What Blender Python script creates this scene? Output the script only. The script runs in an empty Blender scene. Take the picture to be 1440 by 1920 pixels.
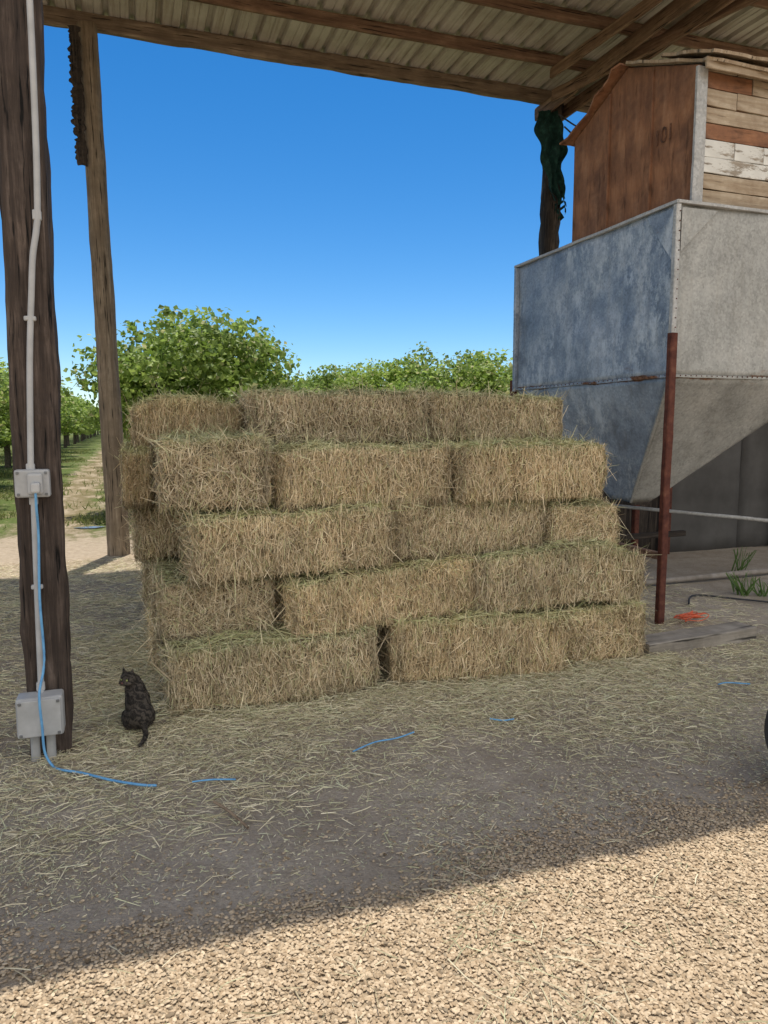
import bpy, bmesh, math, random
import numpy as np
from mathutils import Vector, Matrix, Quaternion
random.seed(4); rng=np.random.default_rng(7)
scene=bpy.context.scene
COL=scene.collection

# ------------------------------------------------------------------ noise
def _h(ix,iy,iz,s):
    n=(ix*374761393+iy*668265263+iz*1442695041+s*974634777)&0xffffffff
    n=((n^(n>>13))*1274126177)&0xffffffff
    n=(n^(n>>16))&0xffffff
    return n/float(0xffffff)
def vn(x,y,z=0.0,s=0):
    x=np.asarray(x,float);y=np.asarray(y,float);z=np.zeros_like(x)+z
    ix=np.floor(x).astype(np.int64);iy=np.floor(y).astype(np.int64);iz=np.floor(z).astype(np.int64)
    fx=x-ix;fy=y-iy;fz=z-iz
    fx=fx*fx*(3-2*fx);fy=fy*fy*(3-2*fy);fz=fz*fz*(3-2*fz)
    r=0
    for a in (0,1):
        for b in (0,1):
            for c in (0,1):
                w=(fx if a else 1-fx)*(fy if b else 1-fy)*(fz if c else 1-fz)
                r=r+w*_h(ix+a,iy+b,iz+c,s)
    return r*2-1
def ss(a,b,x):
    t=np.clip((x-a)/(b-a),0,1); return t*t*(3-2*t)
def gh(x,y):
    x=np.asarray(x,float);y=np.asarray(y,float)
    return .010*vn(x*1.3,y*1.3,0,3)+.006*vn(x*5,y*5,0,4)+.003*vn(x*13,y*13,0,5)

# ------------------------------------------------------------------ mesh helpers
def np_mesh(name,V,F,C=None,smooth=False):
    V=np.asarray(V,dtype=np.float32).reshape(-1,3);F=np.asarray(F,dtype=np.int32)
    k=F.shape[1];me=bpy.data.meshes.new(name)
    me.vertices.add(len(V));me.vertices.foreach_set("co",V.ravel())
    me.loops.add(F.size);me.loops.foreach_set("vertex_index",F.ravel())
    me.polygons.add(len(F));me.polygons.foreach_set("loop_start",np.arange(0,F.size,k,dtype=np.int32))
    me.update(calc_edges=True)
    me.polygons.foreach_set("use_smooth",np.full(len(F),bool(smooth)))
    if C is not None:
        a=me.color_attributes.new("Col",'FLOAT_COLOR','POINT')
        C4=np.ones((len(V),4),dtype=np.float32);C4[:,:3]=C
        a.data.foreach_set("color",C4.ravel())
    me.update()
    return me
def add(name,me,mat=None,parent=None,loc=(0,0,0),**kw):
    o=bpy.data.objects.new(name,me);COL.objects.link(o);o.location=loc
    if mat and me is not None and not me.materials: me.materials.append(mat)
    if parent: setp(o,parent)
    for k,v in kw.items(): o[k]=v
    return o
def setp(o,p):
    o.parent=p;o.matrix_parent_inverse=Matrix.Translation(p.location).inverted()
def empty(name,loc,**kw):
    o=bpy.data.objects.new(name,None);COL.objects.link(o);o.location=loc;o.empty_display_size=.1
    for k,v in kw.items(): o[k]=v
    return o
def strips(P,D,N,L,W,bend):
    """bent two-segment blades"""
    n=len(P)
    D=D/np.linalg.norm(D,axis=1,keepdims=True)
    R=rng.normal(size=(n,3));S=np.cross(D,R);S/=np.linalg.norm(S,axis=1,keepdims=True)+1e-9
    S=S*(W[:,None]/2);h=D*(L[:,None]/2);B=N*bend[:,None]
    V=np.stack([P-h-S,P-h+S,P+B-S,P+B+S,P+h-S*.5,P+h+S*.5],axis=1).reshape(-1,3)
    b=np.arange(n)[:,None]*6
    F=np.concatenate([b+np.array([[0,1,3,2]]),b+np.array([[2,3,5,4]])],axis=1).reshape(-1,4)
    return V,F
def beam(name,p0,p1,w,h,mat,parent=None,seg=12,jit=.004,rnd=False,taper=1.0,sides=12,seed=0,cham=.12,**kw):
    p0=Vector(p0);p1=Vector(p1);d=(p1-p0);Ln=d.length;z=d.normalized()
    if abs(z.z)>.8: x=Vector((1,0,0));y=z.cross(x).normalized();x=y.cross(z).normalized()
    else:
        x=z.cross(Vector((0,0,1))).normalized();y=x.cross(z).normalized()*1
    if rnd: prof=[(.5*math.cos(2*math.pi*i/sides),.5*math.sin(2*math.pi*i/sides)) for i in range(sides)]
    else:
        c=cham;prof=[(-.5,-.5+c),(-.5,0),(-.5,.5-c),(-.5+c,.5),(0,.5),(.5-c,.5),(.5,.5-c),(.5,0),(.5,-.5+c),(.5-c,-.5),(0,-.5),(-.5+c,-.5)]
    m=len(prof);V=[]
    for i in range(seg+1):
        t=i/seg;s=1+(taper-1)*t
        for (a,b) in prof: V.append((a*w*s,b*h*s,t*Ln))
    V=np.array(V)
    if jit:
        V[:,0]+=jit*vn(V[:,0]*9+7,V[:,1]*9,V[:,2]*2.5,seed)+jit*.6*vn(V[:,0]*40+7,V[:,1]*40,V[:,2]*9,seed+1)
        V[:,1]+=jit*vn(V[:,0]*9,V[:,1]*9+3,V[:,2]*2.5,seed+2)+jit*.6*vn(V[:,0]*40+7,V[:,1]*40,V[:,2]*9,seed+5)
    M=Matrix((x,y,z)).transposed().to_4x4()
    bm=bmesh.new();vs=[bm.verts.new(v) for v in V]
    for i in range(seg):
        for j in range(m):
            bm.faces.new((vs[i*m+j],vs[i*m+(j+1)%m],vs[(i+1)*m+(j+1)%m],vs[(i+1)*m+j]))
    bm.faces.new(vs[:m][::-1]);bm.faces.new(vs[-m:])
    bmesh.ops.recalc_face_normals(bm,faces=bm.faces)
    for f in bm.faces: f.smooth=rnd and len(f.verts)==4
    me=bpy.data.meshes.new(name);bm.to_mesh(me);bm.free();me.materials.append(mat)
    o=bpy.data.objects.new(name,me);COL.objects.link(o)
    o.matrix_world=Matrix.Translation(p0)@M
    if parent: setp(o,parent)
    for k,v in kw.items(): o[k]=v
    return o
def smooth_pts(pts,k=6):
    P=[Vector(p) for p in pts];out=[]
    for i in range(len(P)-1):
        a=P[max(i-1,0)];b=P[i];c=P[i+1];d=P[min(i+2,len(P)-1)]
        for j in range(k):
            t=j/k
            out.append(.5*((2*b)+(c-a)*t+(2*a-5*b+4*c-d)*t*t+(3*b-a-3*c+d)*t**3))
    out.append(P[-1]);return out
def tube_geo(pts,r,sides=8,r1=None):
    V=[];F=[];n=len(pts);up=Vector((.13,.21,.97))
    for i,p in enumerate(pts):
        t=(pts[min(i+1,n-1)]-pts[max(i-1,0)]).normalized()
        x=t.cross(up)
        if x.length<.1: x=t.cross(Vector((1,0,0)))
        x.normalize();y=t.cross(x).normalized()
        rr=r if r1 is None else r+(r1-r)*i/(n-1)
        for k in range(sides):
            a=2*math.pi*k/sides;V.append(p+x*math.cos(a)*rr+y*math.sin(a)*rr)
    for i in range(n-1):
        for k in range(sides):
            F.append((i*sides+k,i*sides+(k+1)%sides,(i+1)*sides+(k+1)%sides,(i+1)*sides+k))
    return V,F
def tube(name,pts,r,mat,parent=None,sides=8,smooth=True,k=6,**kw):
    pts=smooth_pts(pts,k) if smooth else [Vector(p) for p in pts]
    o0=pts[0].copy();V,F=tube_geo([p-o0 for p in pts],r,sides)
    me=np_mesh(name,[tuple(v) for v in V],F,smooth=True)
    return add(name,me,mat,parent,o0,**kw)
def bbox(name,size,loc,mat,parent=None,bev=.006,rot=(0,0,0),**kw):
    bm=bmesh.new();bmesh.ops.create_cube(bm,size=1)
    for v in bm.verts: v.co=Vector((v.co.x*size[0],v.co.y*size[1],v.co.z*size[2]))
    bmesh.ops.bevel(bm,geom=bm.edges[:],offset=bev,segments=2,affect='EDGES',profile=.5)
    R=Matrix.Rotation(rot[2],4,'Z')@Matrix.Rotation(rot[1],4,'Y')@Matrix.Rotation(rot[0],4,'X')
    bmesh.ops.transform(bm,matrix=R,verts=bm.verts)
    me=bpy.data.meshes.new(name);bm.to_mesh(me);bm.free()
    return add(name,me,mat,parent,loc,**kw)
def sheet(name,a,b,c,d,nu,nv,disp,mat,parent=None,th=.004,fr=3.0,seed=0,ragged=0,smooth=True,**kw):
    """grid between corners a(0,0) b(1,0) c(1,1) d(0,1), solidified"""
    a,b,c,d=[np.array(q,float) for q in (a,b,c,d)]
    o0=a.copy();u=np.linspace(0,1,nu+1);v=np.linspace(0,1,nv+1);U,Vv=np.meshgrid(u,v)
    U=U.ravel();Vv=Vv.ravel()
    if ragged:
        e=np.where((U==0)|(U==1),1,0);U=U+e*ragged*vn(Vv*9,U*3,0,seed+3)*np.where(U==0,1,-1)
        e=np.where((Vv==0)|(Vv==1),1,0);Vv=Vv+e*ragged*vn(U*11,Vv*3,0,seed+4)
    P=((1-U)*(1-Vv))[:,None]*a+(U*(1-Vv))[:,None]*b+(U*Vv)[:,None]*c+((1-U)*Vv)[:,None]*d
    n=np.cross(b-a,d-a);n/=np.linalg.norm(n)
    P=P+n*(disp*(vn(P[:,0]*fr,P[:,1]*fr,P[:,2]*fr,seed)+.5*vn(P[:,0]*fr*3,P[:,1]*fr*3,P[:,2]*fr*3,seed+1)))[:,None]
    w=nu+1;F=[(j*w+i,j*w+i+1,(j+1)*w+i+1,(j+1)*w+i) for j in range(nv) for i in range(nu)]
    me=np_mesh(name,P-o0,F,smooth=smooth);o=add(name,me,mat,parent,tuple(o0),**kw)
    m=o.modifiers.new("s",'SOLIDIFY');m.thickness=th;m.offset=0
    return o

# ------------------------------------------------------------------ materials
class NT:
    def __init__(s,name):
        s.m=bpy.data.materials.new(name);s.m.use_nodes=True;s.t=s.m.node_tree;s.t.nodes.clear()
        s.out=s.n('ShaderNodeOutputMaterial')
        s.tc=s.n('ShaderNodeTexCoord')
    def n(s,k,**kw):
        x=s.t.nodes.new(k)
        for a,b in kw.items(): setattr(x,a,b)
        return x
    def l(s,a,b): s.t.links.new(a,b)
    def map(s,sc=(1,1,1),src='Object'):
        m=s.n('ShaderNodeMapping');m.inputs['Scale'].default_value=sc;s.l(s.tc.outputs[src],m.inputs[0]);return m.outputs[0]
    def noise(s,vec,sc,det=6,rough=.55,dist=0):
        x=s.n('ShaderNodeTexNoise');x.inputs['Scale'].default_value=sc;x.inputs['Detail'].default_value=det
        x.inputs['Roughness'].default_value=rough;x.inputs['Distortion'].default_value=dist;s.l(vec,x.inputs['Vector']);return x.outputs['Fac']
    def ramp(s,f,stops):
        r=s.n('ShaderNodeValToRGB');e=r.color_ramp.elements
        while len(e)<len(stops): e.new(.5)
        for q,(p,c) in zip(e,stops):
            q.position=p;q.color=(c[0],c[1],c[2],1) if hasattr(c,'__len__') else (c,c,c,1)
        s.l(f,r.inputs[0]);return r.outputs[0]
    def mix(s,f,a,b,mode='MIX'):
        m=s.n('ShaderNodeMix',data_type='RGBA',blend_type=mode)
        for i,q in ((0,f),(6,a),(7,b)):
            if isinstance(q,(int,float)): m.inputs[i].default_value=q
            elif isinstance(q,tuple): m.inputs[i].default_value=(q[0],q[1],q[2],1)
            else: s.l(q,m.inputs[i])
        return m.outputs[2]
    def math(s,op,a,b=0.0,clamp=False):
        m=s.n('ShaderNodeMath',operation=op);m.use_clamp=clamp
        for i,q in enumerate((a,b)):
            if isinstance(q,(int,float)): m.inputs[i].default_value=q
            else: s.l(q,m.inputs[i])
        return m.outputs[0]
    def mr(s,f,a,b,c=0.,d=1.):
        m=s.n('ShaderNodeMapRange');m.interpolation_type='SMOOTHSTEP'
        s.l(f,m.inputs[0])
        for i,q in zip((1,2,3,4),(a,b,c,d)): m.inputs[i].default_value=q
        return m.outputs[0]
    def xyz(s,src='Object'):
        x=s.n('ShaderNodeSeparateXYZ');s.l(s.tc.outputs[src],x.inputs[0]);return x.outputs
    def bsdf(s,col,rough=.8,metal=0.,bump=None,bs=.3,bd=.01,spec=.3):
        p=s.n('ShaderNodeBsdfPrincipled')
        for nme,q in (('Base Color',col),('Roughness',rough),('Metallic',metal)):
            if isinstance(q,(int,float)): p.inputs[nme].default_value=q
            elif isinstance(q,tuple): p.inputs[nme].default_value=(q[0],q[1],q[2],1)
            else: s.l(q,p.inputs[nme])
        p.inputs['Specular IOR Level'].default_value=spec
        if bump is not None:
            b=s.n('ShaderNodeBump');b.inputs['Strength'].default_value=bs;b.inputs['Distance'].default_value=bd
            s.l(bump,b.inputs['Height']);s.l(b.outputs[0],p.inputs['Normal'])
        s.l(p.outputs[0],s.out.inputs[0]);return s.m
def wood(name,dark,mid,light,ax=2,g=26,rough=.85,bs=.5,stain=None,sf=2.3,samt=.6,crk=.10,st=.05):
    s=NT(name);sc=[1,1,1];sc[ax]=st;v=s.map(tuple(sc))
    f=s.noise(v,g,10,.72,.4);c=s.ramp(f,[(.3,dark),(.5,mid),(.72,light)])
    f2=s.noise(s.map(),sf,7,.65);c=s.mix(s.ramp(f2,[(.38,.0),(.62,samt)]),c,stain or tuple(x*.5 for x in mid))
    crack=s.noise(v,g*2.2,3,.5);cr=s.ramp(crack,[(.32,(crk,crk,crk)),(.40,(1,1,1))])
    c=s.mix(1.,c,cr,'MULTIPLY')
    h=s.math('ADD',f,s.math('MULTIPLY',crack,.6))
    return s.bsdf(c,rough,0,h,bs,.012)
def noisy(name,c0,c1,c2=None,sc=8,rough=.7,metal=0.,bs=.2,spec=.3,det=6):
    s=NT(name);f=s.noise(s.map(),sc,det,.6)
    c=s.ramp(f,[(.3,c0),(.55,c1),(.75,c2 or c1)])
    return s.bsdf(c,rough,metal,s.noise(s.map(),sc*5,4),bs,.004,spec)

M_post=wood("wood_creosoted",(.024,.018,.016),(.078,.056,.044),(.24,.18,.145),2,30,bs=1.,sf=5)
M_pole=wood("wood_weathered_pole",(.11,.082,.055),(.27,.205,.14),(.43,.35,.255),2,26,bs=.9,sf=4)
M_burnt=wood("wood_charred",(.012,.010,.009),(.05,.038,.03),(.18,.14,.105),2,20,bs=.9)
M_beam=wood("wood_beam",(.07,.042,.027),(.20,.12,.075),(.36,.25,.16),2,24,sf=4)
M_beam2=wood("wood_beam_eave",(.08,.06,.042),(.21,.155,.105),(.38,.30,.21),2,22,sf=4)
M_tie=wood("wood_gray_tie",(.15,.13,.105),(.31,.27,.22),(.43,.38,.32),2,12,sf=6)
M_plank=wood("plank_bare",(.20,.145,.095),(.44,.345,.24),(.60,.51,.39),2,24,stain=(.27,.185,.12),sf=7)
M_ply=wood("plywood_redbrown",(.17,.075,.040),(.33,.155,.080),(.46,.25,.145),2,9,bs=.25,stain=(.13,.065,.042),sf=3.2,samt=.8,crk=.6,st=.22)
s=NT("plywood_grey");f=s.noise(s.map(),2.2,7,.6);c=s.ramp(f,[(.3,(.065,.06,.055)),(.7,(.115,.108,.10))]);M_plydark=s.bsdf(c,.9,0,s.noise(s.map(),40),.05,.003)
s=NT("plank_white");v=s.map((1,1,.08));w=s.ramp(s.noise(v,24,8,.6),[(.3,(.18,.14,.10)),(.7,(.40,.34,.27))])
pt=s.ramp(s.noise(s.map((1,1,.3)),14,9,.75),[(.42,0.),(.48,1.)])
c=s.mix(pt,w,s.ramp(s.noise(s.map(),5),[(.3,(.60,.58,.53)),(.7,(.82,.80,.74))]))
M_white=s.bsdf(c,.7,0,pt,.3,.003)
def galv(name,a,b,c_,metal,rust=False,zc=2.0,wamt=.75,wcol=(.62,.66,.70)):
    s=NT(name);vo=s.n('ShaderNodeTexVoronoi');vo.inputs['Scale'].default_value=60;s.l(s.map(),vo.inputs['Vector'])
    sp=s.ramp(vo.outputs['Color'],[(0.,.76),(1.,1.17)])
    cl=s.noise(s.map((1,1,.8)),2.3,13,.74,.2);c=s.ramp(cl,[(.38,a),(.5,b),(.62,c_)])
    c=s.mix(1.,c,sp,'MULTIPLY')
    big=s.mr(s.noise(s.map((1,1,1)),1.1,4,.5),.38,.56)
    wh=s.math('MULTIPLY',s.ramp(s.noise(s.map((1.3,1.3,.8)),5.0,14,.84,.0),[(.48,0.),(.58,wamt)]),big)
    c=s.mix(wh,c,wcol)
    st=s.noise(s.map((9,9,.35)),2.2,6,.6);c=s.mix(s.ramp(st,[(.52,0.),(.75,.25)]),c,(.30,.27,.22))
    rgh=s.mr(cl,.2,.8,.42,.68)
    if rust:
        g=s.n('ShaderNodeNewGeometry');x=s.n('ShaderNodeSeparateXYZ');s.l(g.outputs['Position'],x.inputs[0])
        dz=s.math('ABSOLUTE',s.math('SUBTRACT',x.outputs[2],zc))
        band=s.mr(dz,.0,.06,1.,0.)
        far=s.mr(s.noise(s.map((1,1,1)),1.6,3,.5),.42,.58)
        nn=s.math('MULTIPLY',s.noise(s.map(),5,9,.8),far)
        rm=s.mr(s.math('MULTIPLY',band,nn),.30,.44)
        up=s.mr(s.noise(s.map((1,1,3)),1.7,8,.7),.62,.74)
        rm=s.math('MAXIMUM',rm,s.math('MULTIPLY',up,.40))
        c=s.mix(rm,c,s.ramp(s.noise(s.map(),30),[(.3,(.10,.05,.03)),(.7,(.30,.15,.08))]))
        rgh=s.math('MAXIMUM',rgh,s.math('MULTIPLY',rm,.9))
    return s.bsdf(c,rgh,metal,s.noise(s.map(),9,6),.12,.01,.4)
M_galvsky=galv("galvanized_sky_tint",(.17,.205,.26),(.28,.33,.40),(.39,.44,.51),.2,True,wamt=.85,wcol=(.60,.64,.68))  # bluish-grey zinc with the sky's blue reflection painted into the colour
M_galvg=galv("galvanized_grey",(.27,.265,.245),(.35,.345,.32),(.43,.42,.39),.1,True,wamt=.35,wcol=(.56,.55,.52))
M_galvt=galv("galvanized_trim",(.34,.33,.31),(.44,.43,.41),(.54,.53,.50),.15,wamt=.3)
s=NT("roof_tin");f=s.noise(s.map(),1.1,8,.65);c=s.ramp(f,[(.3,(.31,.275,.225)),(.5,(.43,.395,.335)),(.7,(.54,.50,.44))])
st=s.noise(s.map((6,.35,1)),2.4,8,.7);c=s.mix(s.ramp(st,[(.48,0.),(.66,.65)]),c,(.19,.14,.10))
M_roof=s.bsdf(c,.6,.1,s.noise(s.map(),8),.08,.01,.3)
M_rust=noisy("rusty_steel",(.065,.022,.017),(.13,.045,.030),(.20,.085,.052),14,.85,.1,.4)
M_rustl=noisy("rust_light",(.12,.06,.04),(.26,.165,.115),(.38,.32,.27),10,.8,.1,.3)
M_pvc=noisy("grey_pvc",(.36,.355,.345),(.46,.455,.445),(.53,.52,.51),6,.55,0,.05)
M_pvc2=noisy("grey_box_plastic",(.34,.335,.325),(.43,.425,.415),(.51,.50,.49),9,.55,0,.05)
M_cord=noisy("blue_cord",(.10,.28,.52),(.16,.40,.66),(.2,.46,.72),20,.5,0,.05)
M_red=noisy("red_twine",(.6,.10,.045),(.78,.16,.07),None,20,.6,0,.05)
M_black=noisy("black_rubber",(.03,.03,.033),(.06,.06,.064),(.10,.098,.095),12,.7,0,.1)
M_rim=noisy("wheel_rim",(.10,.10,.10),(.2,.2,.2),(.28,.27,.26),12,.5,.5,.1)
M_cloth=noisy("green_netting",(.006,.022,.018),(.014,.05,.04),(.035,.11,.085),16,.9,0,.5)
M_stick=noisy("stick",(.16,.11,.07),(.32,.23,.15),None,20,.9,0,.3)
s=NT("stencil_ink");c=s.ramp(s.noise(s.map(),14,8,.7),[(.42,(.20,.095,.055)),(.60,(.06,.032,.024))]);M_ink=s.bsdf(c,.9)
M_conc=noisy("pipe_pale",(.20,.17,.14),(.31,.27,.23),(.40,.35,.31),9,.8,0,.3)
def attr_mat(name,rough=.75,tint=True,transl=0.,spec=.25):
    s=NT(name);a=s.n('ShaderNodeAttribute');a.attribute_name="Col";c=a.outputs['Color']
    if tint:
        oi=s.n('ShaderNodeObjectInfo');c=s.mix(1.,c,s.ramp(oi.outputs['Random'],[(0.,(.84,.83,.84)),(.5,(.95,.93,.92)),(1.,(1.05,1.0,.95))]),'MULTIPLY')
    m=s.bsdf(c,rough,0,spec=spec)
    if transl:
        p=[n for n in s.t.nodes if n.type=='BSDF_PRINCIPLED'][0]
        t=s.n('ShaderNodeBsdfTranslucent');s.l(c,t.inputs[0]);mx=s.n('ShaderNodeMixShader');mx.inputs[0].default_value=transl
        s.l(p.outputs[0],mx.inputs[1]);s.l(t.outputs[0],mx.inputs[2]);s.l(mx.outputs[0],s.out.inputs[0])
    return m
M_straw=attr_mat("straw",.7,spec=.12)
M_litter=attr_mat("straw_litter",.7,tint=False,spec=.12)
M_hull=attr_mat("hulls",.75,tint=False,spec=.15)
M_leaf=attr_mat("leaves",.5,transl=.48,spec=.4)
M_grass=attr_mat("grass",.6,tint=False,transl=.35)
M_bark=noisy("bark",(.05,.04,.03),(.12,.10,.08),(.2,.17,.14),18,.9,0,.6)
# ground
s=NT("ground_soil");X=s.xyz();v=s.map()
n1=s.noise(v,1.1,8,.6);n2=s.noise(v,14,8,.7);n3=s.noise(v,90,6,.7)
dirt=s.ramp(n1,[(.3,(.34,.285,.22)),(.5,(.42,.355,.28)),(.7,(.50,.43,.345))])
dirt=s.mix(1.,dirt,s.ramp(n3,[(.25,.6),(.5,1.),(.75,1.25)]),'MULTIPLY')
dirt=s.mix(s.ramp(n2,[(.48,0.),(.72,.55)]),dirt,(.25,.20,.145))
mid=s.noise(v,4.5,9,.75,.5);dirt=s.mix(s.ramp(mid,[(.48,0.),(.62,.5)]),dirt,(.28,.225,.165))
sand=s.ramp(n2,[(.3,(.32,.25,.175)),(.55,(.44,.355,.255)),(.75,(.51,.42,.31))])
out=s.mr(X[1],7.5,9.5);c=s.mix(out,dirt,sand)
hull=s.ramp(n3,[(.3,(.24,.17,.105)),(.5,(.40,.305,.20)),(.7,(.52,.42,.29))])
hz=s.mr(s.math('ADD',X[1],s.math('MULTIPLY',n2,.5)),2.25,2.7,1.,0.);c=s.mix(hz,c,hull)
ax=s.math('ABSOLUTE',s.math('ADD',X[0],1.15))
big=s.noise(s.map((1,.45,1)),1.6,8,.75)
orch=s.mr(s.math('ADD',X[1],s.math('MULTIPLY',mid,5.)),13.2,14.8)
c=s.mix(s.math('MULTIPLY',orch,s.mr(big,.36,.56)),c,(.20,.16,.085))
side=s.mr(s.math('ADD',ax,s.math('MULTIPLY',big,2.2)),1.35,1.9)
gm=s.math('MULTIPLY',s.math('MULTIPLY',side,orch),s.mr(s.noise(v,1.3,8,.75),.34,.50))
c=s.mix(gm,c,s.ramp(n2,[(.3,(.05,.075,.02)),(.55,(.11,.145,.04)),(.8,(.32,.28,.14))]))
M_ground=s.bsdf(c,.95,0,s.math('ADD',s.math('MULTIPLY',mid,1.),s.math('ADD',n2,s.math('MULTIPLY',n3,.5))),.7,.02,.1)
s=NT("tabby_fur");v=s.map();wv=s.n('ShaderNodeTexWave');wv.inputs['Scale'].default_value=11;wv.inputs['Distortion'].default_value=11;wv.inputs['Detail'].default_value=5;wv.inputs['Detail Scale'].default_value=2.5;wv.bands_direction='DIAGONAL';s.l(v,wv.inputs[0])
c=s.ramp(wv.outputs['Fac'],[(.2,(.025,.022,.019)),(.6,(.055,.046,.038)),(.95,(.10,.083,.067))])
M_cat=s.bsdf(c,.85,0,s.noise(s.map((1,1,1)),160,4),.6,.004,.2)
M_eye=noisy("cat_eye",(.20,.22,.06),(.28,.30,.09),None,30,.15,0,0,.6)
M_nose=noisy("cat_nose",(.12,.05,.045),(.2,.08,.07),None,30,.5,0,0)
s=NT("puddle_water");M_water=s.bsdf((.16,.14,.12),.15,0,spec=.5)

# ------------------------------------------------------------------ ground
def axis(lo,hi,step,far):
    a=list(np.arange(lo,hi+1e-6,step));g=step
    x=a[-1]
    while x<far: g*=1.35;x+=g;a.append(x)
    g=step;x=a[0]
    while x>-far: g*=1.35;x-=g;a.insert(0,x)
    return np.array(a)
xs=axis(-5,8,.06,900);ys=axis(.5,9.5,.05,900)
XX,YY=np.meshgrid(xs,ys);fade=1/(1+np.maximum(0,np.hypot(XX,YY)-12)*.2)
ZZ=gh(XX,YY)*fade
V=np.stack([XX.ravel(),YY.ravel(),ZZ.ravel()],1);w=len(xs);hh=len(ys)
I,J=np.meshgrid(np.arange(w-1),np.arange(hh-1));b=(J*w+I).ravel()
F=np.stack([b,b+1,b+w+1,b+w],1)
add("ground",np_mesh("ground",V,F,smooth=True),M_ground,kind="structure",label="bare dirt yard and orchard floor",category="ground")

def hulls(n):
    P=np.stack([rng.uniform(-1.6,3.4,n),rng.uniform(.9,2.8,n)],1)
    pr=1-ss(2.02,2.50,P[:,1]+.16*vn(P[:,0]*1.5,P[:,1]*1.5,0,9)+.12*vn(P[:,0]*6,P[:,1]*6,0,10))
    P=P[rng.random(n)<np.clip(pr,.03,1)];n=len(P)
    ang=np.arange(6)*math.pi/3
    rim=np.stack([np.cos(ang),.66*np.sin(ang),np.zeros(6)],1);cap=np.stack([.6*np.cos(ang),.40*np.sin(ang),np.full(6,.30)],1)
    T=np.concatenate([rim,cap])
    sz=rng.uniform(.0048,.0102,n);V=T[None]*sz[:,None,None]*(1+rng.normal(0,.08,(n,12,1)))
    flip=np.where(rng.random(n)<.16,-1.,1.);V[:,:,2]*=flip[:,None]
    az=rng.uniform(0,6.283,n);tl=rng.normal(0,.26,n)
    c,s_=np.cos(tl),np.sin(tl);y=V[:,:,1]*c[:,None]-V[:,:,2]*s_[:,None];z=V[:,:,1]*s_[:,None]+V[:,:,2]*c[:,None]
    c,s_=np.cos(az),np.sin(az);x=V[:,:,0]*c[:,None]-y*s_[:,None];y=V[:,:,0]*s_[:,None]+y*c[:,None]
    V=np.stack([x+P[:,0:1],y+P[:,1:2],z+(gh(P[:,0],P[:,1])+rng.uniform(.001,.007,n))[:,None]],2).reshape(-1,3)
    f=[[6,7,8,9],[6,9,10,11]]+[[i,(i+1)%6,6+(i+1)%6,6+i] for i in range(6)]
    F=(np.arange(n)[:,None,None]*12+np.array(f)[None]).reshape(-1,4)
    t=rng.random(n)[:,None]
    C=np.array([.36,.26,.16])*(1-t)+np.array([.60,.475,.325])*t
    C=C*rng.uniform(.82,1.05,(n,1));dk=rng.random(n)<.08;C[dk]*=.5
    return V,F,np.repeat(C,12,axis=0)
V,F,C=hulls(145000)
add("hull_gravel",np_mesh("hull_gravel",V,F,C,smooth=True),M_hull,kind="stuff",label="loose tan nut hulls covering the yard",category="gravel")

def litter(n,dens,xr,yr,lo=.02,hi=.125,wlo=.0017,whi=.0040,br=1.,heap=None):
    P=np.stack([rng.uniform(*xr,n),rng.uniform(*yr,n)],1)
    P=P[rng.random(n)<dens(P[:,0],P[:,1])];n=len(P)
    z=gh(P[:,0],P[:,1])+rng.uniform(.002,.020,n)
    if heap is not None: z=z+heap(P[:,0],P[:,1])*rng.random(n)
    P3=np.column_stack([P,z])
    a=rng.uniform(0,6.283,n);D=np.column_stack([np.cos(a),np.sin(a),rng.normal(0,.12,n)])
    N=np.tile([0,0,1.],(n,1))+rng.normal(0,.6,(n,3))
    L=rng.uniform(lo,hi,n)*rng.uniform(.5,1.25,n);W=rng.uniform(wlo,whi,n)
    V,F=strips(P3,D,N,L,W,rng.normal(0,.005,n)*(L/.1))
    V[:,2]=np.maximum(V[:,2],gh(V[:,0],V[:,1])+.002)
    t=rng.random(n)[:,None]
    C=np.array([.48,.40,.25])*(1-t)+np.array([.88,.79,.56])*t
    g=rng.random(n)<.35;C[g]=C[g]*np.array([.86,.95,.86])
    C*=np.where(P[:,1:2]<2.4,.72,1.)*br
    return V,F,np.repeat(np.clip(C,0,.97),6,axis=0)
def dens(x,y):
    patch=.5+.5*vn(x*1.7,y*1.7,0,21)+.3*vn(x*5,y*5,0,22)
    f=ss(2.6,3.25,y+.30*vn(x*1.2,0*y,0,30)-.05*x)
    d=f*np.clip(.22+patch*1.15,0.05,1)
    d=np.where((x<.3)&(y>4.1),.9*np.clip(.4+patch,0,1)*(1-ss(8,10,y)),d)
    d=d*(1-ss(3.6,4.6,x)*.8)
    d=np.maximum(d,.03)
    st=np.exp(-((x-1.07-.12*(y-2))/.17)**2)*ss(1.3,1.5,y)*(1-ss(2.4,2.7,y))*.35
    near=np.exp(-((y-3.9)/.35)**2)*(x>-.5)*(x<3.6)*1.
    return np.clip(np.maximum(np.maximum(d,st),near),0,1)
V,F,C=litter(360000,dens,(-4.5,5.2),(1.0,9.5))
def dens2(x,y): return np.clip(ss(2.3,2.7,y)*(.45+.65*vn(x*2.5,y*2.5,0,61)),.05,1)
V2,F2,C2=litter(120000,dens2,(-1.8,4.6),(2.0,4.6),.008,.028,.0016,.0036,.9)
hp_=lambda x,y: .07*np.exp(-np.abs(y-4.12+.026*x)/.09)*(.6+.4*vn(x*4,y*0,0,88))+.07*np.exp(-np.abs(x-.06)/.12)*(y>4.0)
def dens3(x,y): return np.clip(np.exp(-np.abs(y-4.05)/.16)*(x>-.1)*(x<3.5)+np.exp(-np.abs(x-.0)/.18)*(y>4.0),0,1)
V3,F3,C3=litter(60000,dens3,(-.6,3.5),(3.5,6.0),.04,.14,heap=hp_)
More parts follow.
